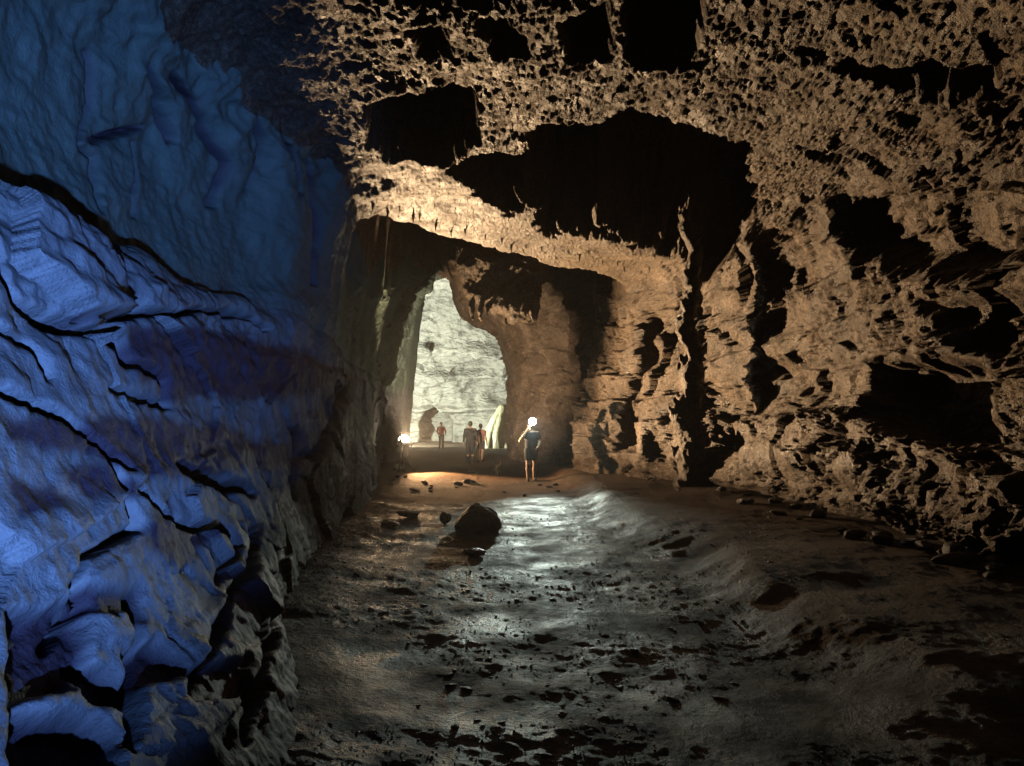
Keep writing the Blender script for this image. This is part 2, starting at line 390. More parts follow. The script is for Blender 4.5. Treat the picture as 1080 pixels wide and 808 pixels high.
for pts, wd, dep in CRACKS:
    m = vis & (u < 7)
    dd = line_d(qx[m], qy[m], pts); d[m] += (dep * 1.5 * np.exp(-(dd / (wd * (.7 + .5 * sst(-.3, .3, fbm(P[m], .5, 2))))) ** 2)).astype(f32)
# dark sockets in the lower left face
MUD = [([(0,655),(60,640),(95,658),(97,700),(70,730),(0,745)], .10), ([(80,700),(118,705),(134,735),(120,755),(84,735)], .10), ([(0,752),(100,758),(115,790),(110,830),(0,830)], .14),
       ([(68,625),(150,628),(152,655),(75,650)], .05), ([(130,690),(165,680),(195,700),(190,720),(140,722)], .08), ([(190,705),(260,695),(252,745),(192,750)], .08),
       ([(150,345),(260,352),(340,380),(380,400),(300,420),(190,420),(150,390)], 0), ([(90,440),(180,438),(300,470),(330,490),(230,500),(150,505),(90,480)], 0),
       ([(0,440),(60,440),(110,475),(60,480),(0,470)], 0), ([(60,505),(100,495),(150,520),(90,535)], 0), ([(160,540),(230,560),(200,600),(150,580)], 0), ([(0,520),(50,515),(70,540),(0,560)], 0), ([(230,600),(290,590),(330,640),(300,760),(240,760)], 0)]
mud = np.zeros(len(P), f32)  # mud patches; the crack lines below add painted shade
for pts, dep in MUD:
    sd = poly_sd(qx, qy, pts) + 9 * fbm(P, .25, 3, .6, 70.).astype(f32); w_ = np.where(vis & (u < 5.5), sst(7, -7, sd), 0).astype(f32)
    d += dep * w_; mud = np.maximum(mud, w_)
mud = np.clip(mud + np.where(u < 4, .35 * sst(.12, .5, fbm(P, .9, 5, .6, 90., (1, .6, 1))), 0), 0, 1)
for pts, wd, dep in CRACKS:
    m = vis & (u < 7); mud[m] = np.maximum(mud[m], 1.15 * np.exp(-(line_d(qx[m], qy[m], pts) / (wd * np.where(u[m] > 3.1, 1.5, .8))) ** 2))  # cracks coloured dark, shade put into the colour
# ---- ceiling
Cm = wc > .001; PC = P[Cm]
pc = popcorn(PC, .24, 3.0, (1, .9, .6)); pc2 = popcorn(PC, .11, 13.0, (1, .8, .7)); pc3 = popcorn(PC, .055, 23.0)
band = sst(-5.0, -2.5, PC[:, 1] - np.interp(PC[:, 0], [-4, -2.6, -1, 1, 3, 5], [12.6, 13.6, 15.6, 17.6, 19.8, 21.0]))
rough_ = 1 - .72 * band
dc = rough_ * (.02 * (pc - .5) + .055 * fbm(PC, .9, 3, .5, 33.)) + (1 - .45 * band) * (.022 * facets(PC, .24, 1.1, .4, 13., (1, 1.3, 1), .15)[0] + .028 * facets(PC, .08, 1.2, .5, 23.)[0]) + .012 * rough_ * fbm(PC, .22, 3, .6, 63., (1, .8, 1))
d[Cm] += wc[Cm] * dc
def lipY(x): return np.interp(x, [-4, -2.6, -1, 1, 3, 5], [12.6, 13.6, 15.6, 17.6, 19.8, 21.0])
ly = Yv - lipY(X) + .35 * fbm(P, .7, 3, .6, 80.)
up = np.zeros(len(P), f32)
up += (2.9 * sst(0, .7, ly) * (1 - sst(22, 25.5, Yv)) * sst(5.6, 6.4, u) * (1 - sst(9.2, 10.2, u)))
RECESS = [  # pixel outline on the ceiling, height of the pocket above it
 ([(383,112),(410,100),(495,95),(508,110),(500,150),(478,182),(450,178),(400,165),(380,150)], 1.9),
 ([(556,150),(590,128),(640,140),(655,112),(690,132),(745,140),(788,148),(790,215),(778,255),(745,296),(705,264),(640,245),(580,248),(560,215)], 2.4),
 ([(472,190),(505,165),(556,160),(566,205),(540,222),(500,205)], .9),
 ([(655,10),(700,-30),(740,-20),(735,50),(712,78),(670,70)], 1.2), ([(590,20),(640,10),(650,60),(600,70)], .8), ([(870,68),(960,62),(1060,70),(1050,100),(940,98)], .55),
 ([(500,20),(545,15),(560,50),(520,60)], .45), ([(430,30),(470,25),(480,55),(440,60)], .4)]
rx = 13 * fbm(P, .55, 4, .6, 141.); ry = 11 * fbm(P, .5, 4, .6, 143.)
for pts, hgt in RECESS:
    sd = poly_sd(qx + rx, qy + ry, pts); up += np.where(vis & (u > 5.6) & (u < 11.5), hgt * sst(3, -14, sd), 0).astype(f32)
# ---- right wall
R = wr > .001; PR = P[R]
ga, ge = facets(PR, 1.1, 1.1, .6, 4.0, (1, .8, .9), .12); gb, ge2 = facets(PR, .42, 1.0, .6, 14.0, (1, .7, 1), .12)
bz = PR[:, 2] + .12 * PR[:, 1] * .35 + .25 * fbm(PR, 1.6, 3, .5, 5.) 
bed = np.zeros(len(PR), f32)
for z0, h, a in ((1.15, .5, .12), (1.75, .35, .10), (2.5, .6, .16), (3.15, .4, .12), (3.9, .5, .16), (4.6, .45, .12), (5.3, .5, .1)):
    t = (bz - z0) / h; bed += a * np.where((t > -1) & (t < 1), np.where(t < 0, -(1 + t), -(1 - sst(0, .18, t))), 0)
bed *= .35 + .65 * sst(-.2, .2, fbm(PR, 1.4, 2, .5, 91.))
dr = .9 * bed + .12 * ga + .075 * gb + .05 * fbm(PR, .6, 3, .5, 51.) + (.035 * facets(PR, .2, 1.1, .3, 7., (1, 1, .8), .12)[0] + .024 * facets(PR, .075, 1.2, .5, 17.)[0]) * (.5 + .9 * sst(-.3, .3, fbm(PR, 1.2, 3, .5, 66.))) * (1 + .6 * (1 - sst(11, 16, PR[:, 1])))
d[R] += wr[R] * dr
POCK = [([(868,212),(960,203),(1085,196),(1085,272),(1020,296),(930,286),(888,262)], .9), ([(738,404),(795,410),(792,498),(745,492)], .7),
 ([(795,378),(860,372),(868,420),(810,424)], .6), ([(920,382),(1000,378),(1046,392),(1044,462),(985,466),(930,440)], 1.2), ([(800,250),(850,240),(862,300),(830,318)], .5),
 ([(965,310),(1085,305),(1085,390),(1010,372)], .6), ([(655,445),(664,440),(668,466),(655,468)], .35)]
jx = 9 * fbm(P, .35, 3, .6, 41.); jy = 7 * fbm(P, .3, 3, .6, 43.)
for pts, dep in POCK:
    sd = poly_sd(qx + jx, qy + jy, pts); d += np.where(vis & (u > 9.6) & (u < 14.2), dep * .55 * sst(8, -22, sd), 0).astype(f32)
for pts, wd, dep in (([(694,335),(690,380),(668,420),(662,472)], 5, .45), ([(741,300),(744,400),(736,470),(728,492)], 5, .12)):
    m = vis & (u > 9.8) & (u < 14.4); dd = line_d(qx[m], qy[m], pts); d[m] += (dep * np.exp(-(dd / wd) ** 2)).astype(f32)
# ribs and bulges standing out of the right wall
for pts, wd, dep in (([(733,285),(736,340),(737,400),(732,450),(722,480)], 9, .45), ([(790,240),(812,300),(800,350),(830,375)], 12, .3), ([(640,450),(660,400),(680,350),(670,320)], 18, .5), ([(690,470),(700,430),(720,390)], 16, .5),
                     ([(760,500),(860,470),(960,520),(1080,560)], 22, .45), ([(800,455),(900,450),(1000,490),(1080,520)], 12, .35)):
    m = vis & (u > 9.8) & (u < 14.4); dd = line_d(qx[m], qy[m], pts); d[m] -= (dep * .55 * np.exp(-(dd / wd) ** 2)).astype(f32)
far = sst(20.5, 24, Yv)
d += (1 - .65 * (1 - sst(4.5, 6, u))) * far * (.45 * fbm(P, 1.9, 4, .55, 15.) - .30 * ridged(P, 1.1, 4, .55, 19., (1, 1, .6)) + .40 * facets(P, .8, 1.1, .5, 29.)[0])
d += (.32 * fbm(P, 1.0, 4, .55, 47.) * np.exp(-((u - 5.8) / .7) ** 2)).astype(f32)
d *= wfoot
tail = 1 - .72 * sst(29.5, 32.5, Yv)
P2 = P + n * (d * tail)[:, None]
P2[:, 2] += up
P2[:, 0] += up * 1.05 * sst(690, 775, qx) * ((u > 5.6) & (u < 11.5) & (qy < 300) & (qy > 110))
G = P2.reshape(NU, NY, 3)
QF = grid_faces(NU, NY)
rag = (u + .30 * fbm(P, .9, 4, .6, 33.) * ((u > 4) & (u < 11)))[QF[:, 0]]
def part_of_shell(name, u0, u1, mat):
    q = QF[(rag >= u0) & (rag < u1)]
    used = np.zeros(NU * NY, bool); used[q.ravel()] = True; new = np.cumsum(used) - 1
    me = mesh_np(name, P2[used], new[q])
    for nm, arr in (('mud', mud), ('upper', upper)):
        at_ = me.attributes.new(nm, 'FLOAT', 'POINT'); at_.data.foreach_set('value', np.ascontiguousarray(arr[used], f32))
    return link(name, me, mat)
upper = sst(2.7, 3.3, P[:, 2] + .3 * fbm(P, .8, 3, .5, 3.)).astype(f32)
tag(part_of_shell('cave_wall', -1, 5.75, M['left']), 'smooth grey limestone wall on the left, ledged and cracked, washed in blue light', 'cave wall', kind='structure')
tag(part_of_shell('cave_ceiling', 5.75, 9.75, M['ceil']), 'pitted brown ceiling with black hollows hanging over the passage', 'cave ceiling', kind='structure')
tag(part_of_shell('cave_wall', 9.75, 16, M['right']), 'jagged brown rock wall on the right with deep black pockets', 'cave wall', kind='structure')

# ------------------------------------------------------------------ far chamber: the inside of a dome beyond the portal
nu, nv = 520, 420
a = np.linspace(math.radians(-105), math.radians(105), nu); e_ = np.linspace(-.08, math.pi / 2 * .98, nv)
A, E = np.meshgrid(a, e_, indexing='ij')
FC = np.stack([-5 + 17 * np.sin(A) * np.cos(E) ** .7, 44 + 20 * np.cos(A) * np.cos(E) ** .7, -.4 + 15 * np.sin(E)], -1)
FN = normals(FC); 
if FN[nu // 2, 60, 1] < 0: FN = -FN
q = FC.reshape(-1, 3)
fd = 1.6 * fbm(q, 5, 4, .5, 2.) + .6 * ridged(q, 2.6, 4, .5, 5., (.5, .5, 1.6)) * -1
fac, _ = facets(q, 2.2, 1, .5, 9., (.7, .7, 1.2)); fd += .6 * fac
zq = q[:, 2] + .5 * fbm(q, 4, 3, .5, 8.)
for z0 in (3.2, 6.1, 8.2): fd += -.7 * np.exp(-((zq - z0) / .35) ** 2)
fpx = CX + q[:, 0] / q[:, 1] * F; fpy = HY - (q[:, 2] - CH) / q[:, 1] * F
sd = poly_sd(fpx + 2 * fbm(q, 1, 2), fpy + 2 * fbm(q, 1, 2, .5, 9), [(443,472),(443,445),(450,432),(458,428),(464,434),(472,436),(477,446),(477,472)])
fd += 4.0 * sst(1.5, -2.5, sd)
FC2 = q + FN.reshape(-1, 3) * fd[:, None]
tag(link('cave_wall', mesh_np('far_cave_wall', FC2, grid_faces(nu, nv)), M['far']), 'pale layered rock wall of the bright chamber at the far end', 'cave wall', kind='structure')

# ------------------------------------------------------------------ ground: one sheet from behind the camera to the far chamber
def ground_z(x, y, fine=True):
    x = np.asarray(x, f32); y = np.asarray(y, f32); Q = np.column_stack([x, y, np.zeros_like(x)])
    z = .07 * fbm(Q, 2.2, 3, .5, 4.) 
    edge = np.interp(y, [-4, 3, 5.3, 7, 8.2, 9.2, 10.1, 12, 16, 19, 25, 30], [2.6, 2.3, 2.15, 2.05, 2.2, 2.25, 1.95, 1.7, 1.72, 1.6, 1.2, 1.0])
    t = x - edge + .30 * fbm(Q, 1.7, 4, .5, 14.)
    wv = .5 + .5 * np.clip(1.6 * fbm(Q, 2.3, 2, .5, 7.), -1, 1)
    bank = sst(-.22, 1, (t + .15) / (.35 + .75 * wv)) * (.21 + .10 * (1 - wv)) + .10 * sst(.4, 3.2, t)
    z += bank * (1 - sst(24, 31, y)) * sst(2.5, 5, y)
    Lr = np.interp(y, [3.7, 7, 10, 15, 20], [-1.1, -2, -2.6, -2.9, -3.6])
    z += .12 * sst(.9, -.1, x - Lr)                                                # mud banked against the left foot
    z += .2 * np.exp(-(((x + 2.3) / 1.7) ** 2 + ((y - 22.5) / 2.6) ** 2)) + .22 * np.exp(-(((x + 2.0) / 2.4) ** 2 + ((y - 36) / 3) ** 2))
    if fine:
        grav = sst(-.1, .35, fbm(Q, 1.7, 3, .5, 25.) + .15 - .35 * sst(0, .4, t))
        mud = ridged(Q, .55, 4, .55, 31., (1.3, .8, 1))
        z += .010 * mud + .020 * (fbm(Q, .35, 4, .6, 44.)) * (.4 + grav)
        C = cells(Q / .13 + 5); z += .013 * grav * sst(.55, .0, C[:, 0]) * RND[C[:, 2].astype(int), 1]
        C = cells(Q / .32 + 9); z += .004 * grav * sst(.5, .1, C[:, 0]) * (RND[C[:, 2].astype(int), 2] > .55)
    return z
gy_d = np.linspace(-4, 70, 4000); gw = np.where(gy_d < 2.5, .12, 1.72 * F / np.maximum(gy_d, 2.5) ** 2 / 120 + .02)
gc = np.concatenate([[0], np.cumsum((gw[1:] + gw[:-1]) / 2)]); gc /= gc[-1]
GYN, GXN = 760, 900
gy = np.interp(np.linspace(0, 1, GYN), gc, gy_d); s_ = np.linspace(-1, 1, GXN)
GX = np.empty((GXN, GYN), f32); lo = np.where(gy < 30, -2.6 - .16 * np.maximum(gy, 0), -7.4 - 1.0 * (gy - 30).clip(0, 14)); hi_ = np.where(gy < 30, 6.6, 6.6 + 1.0 * (gy - 30).clip(0, 8))
GX[:] = lo[None] + (hi_ - lo)[None] * ((s_ + 1) / 2)[:, None]
GYm = np.repeat(gy[None, :], GXN, 0)
gz = ground_z(GX.ravel(), GYm.ravel())
gme = mesh_np('ground', np.column_stack([GX.ravel(), GYm.ravel(), gz]), grid_faces(GXN, GYN, True))
gq = np.column_stack([GX.ravel(), GYm.ravel(), 0 * gz]).astype(f32)
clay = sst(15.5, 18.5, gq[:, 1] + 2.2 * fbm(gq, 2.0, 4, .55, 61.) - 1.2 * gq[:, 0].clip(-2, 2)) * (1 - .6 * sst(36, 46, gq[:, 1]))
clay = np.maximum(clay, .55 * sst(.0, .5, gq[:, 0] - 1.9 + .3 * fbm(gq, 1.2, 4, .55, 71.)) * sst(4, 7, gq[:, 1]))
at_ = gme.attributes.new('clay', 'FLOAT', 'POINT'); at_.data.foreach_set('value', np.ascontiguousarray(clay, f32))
tag(link('ground', gme, M['ground']), 'wet muddy cave floor with stony track and raised mud bank', 'ground', kind='structure')
def gz1(x, y): return float(ground_z([x], [y])[0])

# ------------------------------------------------------------------ rocks
def rock_mesh(name, size, seed, sub=4, amp=.35, facet=.5, flat=1.0):
    import bmesh
    bm = bmesh.new(); bmesh.ops.create_icosphere(bm, subdivisions=sub, radius=1)
    me = bpy.data.meshes.new(name); bm.to_mesh(me); bm.free()
    v = np.empty(len(me.vertices) * 3, f32); me.vertices.foreach_get('co', v); v = v.reshape(-1, 3)
    fct, _ = facets(v * 1.0 + seed * 3.7, .9, 1.0, .4, seed, warp=.15)
    r = 1 + amp * fbm(v, 1.1, 4, .5, seed * 5.1) - facet * .3 * fct
    # shear off a few planes for hard broken faces
    rs = np.random.default_rng(seed); out = v * r[:, None]
    for _ in range(7):
        nn = rs.normal(size=3); nn /= np.linalg.norm(nn); dd = rs.uniform(.72, .95)
        t = out @ nn - dd; out -= np.where(t > 0, t * .9, 0)[:, None] * nn
    out *= np.array(size, f32) / 2
    out[:, 2] -= out[:, 2].min()
    me.vertices.foreach_set('co', out.astype(f32).ravel()); me.update()
    return me
def put_rock(name, px_, py_, size, seed, label, mat='stone', cat='rock', group=None, rz=0, sink=.06, sub=4):
    x, y, _ = floor_at(px_, py_, 0); z = gz1(x, y)
    x, y, _ = floor_at(px_, py_, z)
    o = link(name, rock_mesh(name, size, seed, sub), M[mat]); o.location = (x, y + size[1] * .5, gz1(x, y + size[1] * .5) - sink * size[2]); o.rotation_euler.z = rz
    return tag(o, label, cat, group)
put_rock('boulder', 503, 563, (.66, .6, .60), 6, 'big dark rounded boulder alone on the wet floor', 'boulder', 'boulder', sub=5, sink=.2)
put_rock('rock', 469, 553, (.20, .18, .2), 11, 'small pointed dark rock just left of the big boulder', 'boulder')
put_rock('rock', 430, 546, (.42, .3, .13), 14, 'low flat stone on the mud near the left wall, left of the boulder')
put_rock('rock', 410, 556, (.35, .3, .1), 17, 'flat pale slab at the foot of the left wall beside the mud', 'stone')
put_rock('rock', 500, 588, (.3, .25, .1), 19, 'low dark stone at the near end of the boulder shadow', 'stone')
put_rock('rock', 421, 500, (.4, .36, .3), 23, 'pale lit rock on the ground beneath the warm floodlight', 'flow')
# loose stones, each a thing
proto = [rock_mesh('stone', (1, .8, .55), 40 + k, 3) for k in range(6)]
for me in proto: me.materials.append(M['stone']); me.polygons.foreach_set('use_smooth', np.ones(len(me.polygons), bool))
def stone(px_, py_, s, label, group, zb=0.0):
    x, y, _ = floor_at(px_, py_, zb); z = gz1(x, y); x, y, _ = floor_at(px_, py_, z)
    o = bpy.data.objects.new('stone', random.choice(proto)); COL.objects.link(o)
    fl_z = .55 if 'gravel' in group else 1.0
    o.location = (x, y, gz1(x, y) - .1 * s); o.scale = (s * random.uniform(.9, 1.5), s * random.uniform(.7, 1.1), s * random.uniform(.7, 1.2) * fl_z); o.rotation_euler = (random.uniform(-.2, .2), random.uniform(-.2, .2), random.uniform(0, 6.3))
    return tag(o, label, 'stone', group)
for k in range(34):
    t = random.random(); bx = 640 + t * 420; by = np.interp(bx, [640, 740, 900, 1080], [486, 508, 556, 606]) + random.uniform(-1, 14)
    stone(bx, by, random.uniform(.07, .24) * (1 + .3 * t), 'jagged brown stone lying along the foot of the right wall', 'stones along the foot of the right wall', .4)
for k in range(46):
    bx = random.uniform(430, 800); by = random.uniform(600, 800)
    stone(bx, by, random.uniform(.03, .08), 'small dark stone half sunk in the wet gravel track', 'stones in the gravel track')
for k in range(22):
    bx = random.uniform(408, 600); by = random.uniform(500, 526)
    stone(bx, by, random.uniform(.10, .26), 'small stone on the lamplit orange ground behind the boulder', 'stones on the lamplit ground')
# gravel, uncountable
import bmesh
bm = bmesh.new(); bmesh.ops.create_icosphere(bm, subdivisions=1, radius=1); bm.verts.ensure_lookup_table()
IV = np.array([v.co[:] for v in bm.verts], f32); IF = np.array([[v.index for v in fc.verts] for fc in bm.faces]); bm.free()
NG = 8000
gpx = rng.uniform(330, 900, NG); gpy = 447 + 10 ** rng.uniform(math.log10(75), math.log10(420), NG)
gY = F * CH / (gpy - HY); gX = (gpx - CX) / F * gY
keep = fbm(np.column_stack([gX, gY, 0 * gX]), 1.7, 3, .5, 25.) > -.12
gX, gY = gX[keep], gY[keep]; NG = len(gX)
gs = (.003 + .009 * rng.random(NG) ** 3) * np.clip(gY / 6, .8, 1.5)
zz = ground_z(gX, gY)
V = IV[None] * (1 + .35 * (rng.random((NG, len(IV), 1)) - .5)); V = V * (gs[:, None] * np.array([1, 1, .42]) * rng.uniform(.6, 1.4, (NG, 3)))[:, None, :]
th = rng.uniform(0, 6.3, NG); c_, s2 = np.cos(th)[:, None], np.sin(th)[:, None]
V = np.stack([V[..., 0] * c_ - V[..., 1] * s2 + gX[:, None], V[..., 0] * s2 + V[..., 1] * c_ + gY[:, None], V[..., 2] + (zz + gs * .3)[:, None]], -1)
FF = (IF[None] + (np.arange(NG) * len(IV))[:, None, None]).reshape(-1, 3)
tag(link('gravel', mesh_np('gravel', V.reshape(-1, 3), FF), M['stone'], smooth=False), 'wet dark gravel strewn over the floor', 'gravel', kind='stuff')

# ------------------------------------------------------------------ dripstone
def lathe(prof, seg=14, seed=0, wob=.12):
    rs = np.random.default_rng(seed); prof = np.array(prof, float); nz = len(prof)
    th = np.linspace(0, 2 * math.pi, seg, endpoint=False)
    R_ = prof[:, 0][:, None] * (1 + wob * rs.normal(size=(nz, seg))) 
    cxo = np.cumsum(rs.normal(size=(nz, 2)) * prof[:, 0].max() * .06, 0)
    V = np.stack([R_ * np.cos(th) + cxo[:, :1], R_ * np.sin(th) + cxo[:, 1:], np.repeat(prof[:, 1][:, None], seg, 1)], -1).reshape(-1, 3)
    q = []
    for i in range(nz - 1):
        for j in range(seg): q.append((i * seg + j, i * seg + (j + 1) % seg, (i + 1) * seg + (j + 1) % seg, (i + 1) * seg + j))
    return mesh_np('dripstone', V, np.array(q))
Gf = G.reshape(-1, 3)
def ceil_hit(px_, py_, u0=6.2, u1=9.6):
    """the finished ceiling point that the photograph shows at this pixel"""
    i0, i1 = np.searchsorted(US, [u0, u1]); g = G[i0:i1].reshape(-1, 3); g = g[(g[:, 1] > 6) & (g[:, 1] < 30)]
    dx = (CX + g[:, 0] / g[:, 1] * F - px_) ** 2 + (HY - (g[:, 2] - CH) / g[:, 1] * F - py_) ** 2
    near = g[dx < 12]
    return near[np.argmin(near[:, 1])] if len(near) else g[np.argmin(dx)]
for k in range(26):
    t = k / 25; bx = 378 + t * 340 + random.uniform(-5, 5); by = np.interp(bx, [378, 500, 640, 730], [212, 255, 280, 290]) + random.uniform(-12, 6)
    c = ceil_hit(bx, by); h = random.uniform(.06, .17); r = h * random.uniform(.14, .22)
    prof = [(r * 1.5, .12), (r * 1.1, 0), (r * .8, -h * .3), (r * .55, -h * .6), (r * .3, -h * .88), (.004, -h)]
    o = link('stalactite', lathe(prof, 10, 100 + k), M['ceil']); o.location = c
    tag(o, 'short brown stalactite hanging from the lamplit lip of the ceiling', 'stalactite', 'stalactites along the lip of the ceiling')
# tall knobbly pinnacle leaning out from the right wall, its tip against the black hollow
pb = np.array((4.10, 17.0, .3)); ptip = np.array(at(728, 196, 14.6))
sp = SDF((3.2, 14.0, .1), (4.9, 17.8, 6.7), .035)
rs = np.random.default_rng(4)
def on_axis(t): return pb + (ptip - pb) * t + np.array((.07 * math.sin(t * 19) + .05 * math.sin(t * 41), .06 * math.sin(t * 23), 0))
def rad(t): return .30 * (1 - t) ** .8 + .045
for k in range(34):
    t0, t1 = k / 34, (k + 1) / 34; r0 = rad(t0)
    sp.cap(on_axis(t0), on_axis(t1), r0 * rs.uniform(.8, 1.1), rad(t1) * rs.uniform(.7, 1.0), .03)
    for _ in range(3):
        a_ = rs.uniform(0, 6.3); e3 = np.array((math.cos(a_), math.sin(a_), 0)); b0 = on_axis(t0) + e3 * r0 * .8
        sp.cap(b0, b0 + e3 * r0 * .5 + np.array((0, 0, rs.uniform(.08, .24))), .09 * (1 - .5 * t0), .035, .03)
me = sp.mesh('stone_spire'); v = np.empty(len(me.vertices) * 3, f32); me.vertices.foreach_get('co', v); v = v.reshape(-1, 3)
v += .09 * np.column_stack([fbm(v, .3, 3, .6, 3.), fbm(v, .3, 3, .6, 13.), .4 * fbm(v, .3, 3, .6, 23.)]); me.vertices.foreach_set('co', v.ravel()); me.update()
o = link('rock_spire', me, M['right'])
tag(o, 'tall thin knobbly rock spire beside the right wall, its tip against the black ceiling hollow', 'rock spire')
# rock mass hanging from the roof before the bright opening
hr = SDF((-1.5, -1.1, -2.3), (1.6, 1.1, .9), .045)
hr.cap((-.6, 0, .5), (.9, 0, .5), .8, .8, .1); hr.cap((-.75, 0, .1), (-.6, -.05, -.45), .42, .26, .2); hr.cap((-.2, 0, .1), (.1, 0, -.75), .6, .36, .2)
hr.cap((.5, 0, .1), (.65, .1, -1.05), .6, .34, .2); hr.cap((1.0, 0, .2), (1.0, 0, -1.1), .4, .25, .2)
for k in range(16):
    x_ = rs.uniform(-.9, 1.2); hr.cap((x_, rs.uniform(-.4, .4), -.3), (x_ + rs.uniform(-.1, .1), rs.uniform(-.4, .4), -rs.uniform(.8, 1.35)), .13, .05, .06)
me = hr.mesh('hanging_rock'); v = np.empty(len(me.vertices) * 3, f32); me.vertices.foreach_get('co', v); v = v.reshape(-1, 3)
nn = np.empty_like(v).ravel(); me.vertex_normals.foreach_get('vector', nn); nn = nn.reshape(-1, 3)
v += nn * (.13 * fbm(v, .6, 4, .55, 3.) + .06 * facets(v, .3, 1.1, .5, 5.)[0])[:, None]; me.vertices.foreach_set('co', v.ravel()); me.update()
o = link('hanging_rock', me, M['right']); c = at(522, 292, 21.6); o.location = c
tag(o, 'dark craggy rock mass hanging from the roof before the top of the bright opening', 'hanging rock')
# ribbed flowstone mound in the far chamber
fl = SDF((-1.4, -1.2, -.2), (1.4, 1.2, 2.9), .06)
for k in range(11):
    a_ = k / 11 * 2 * math.pi; fl.chain([(.15 * math.cos(a_) + .25, .15 * math.sin(a_), 2.4), (.5 * math.cos(a_) + .15, .5 * math.sin(a_), 1.7), (.85 * math.cos(a_), .85 * math.sin(a_), .7), (1.05 * math.cos(a_), 1.0 * math.sin(a_), 0)], [.2, .22, .26, .24], .08)
fl.cap((.25, 0, 2.3), (0, 0, 0), .3, .8, .2)
o = link('flowstone_mound', fl.mesh('flowstone_mound'), M['flow']); o.location = ((527 - CX) / F * 53, 53, 0.05); o.scale = (1.15, 1.15, 1.15)
tag(o, 'pale yellow ribbed flowstone mound behind the two walkers', 'flowstone')

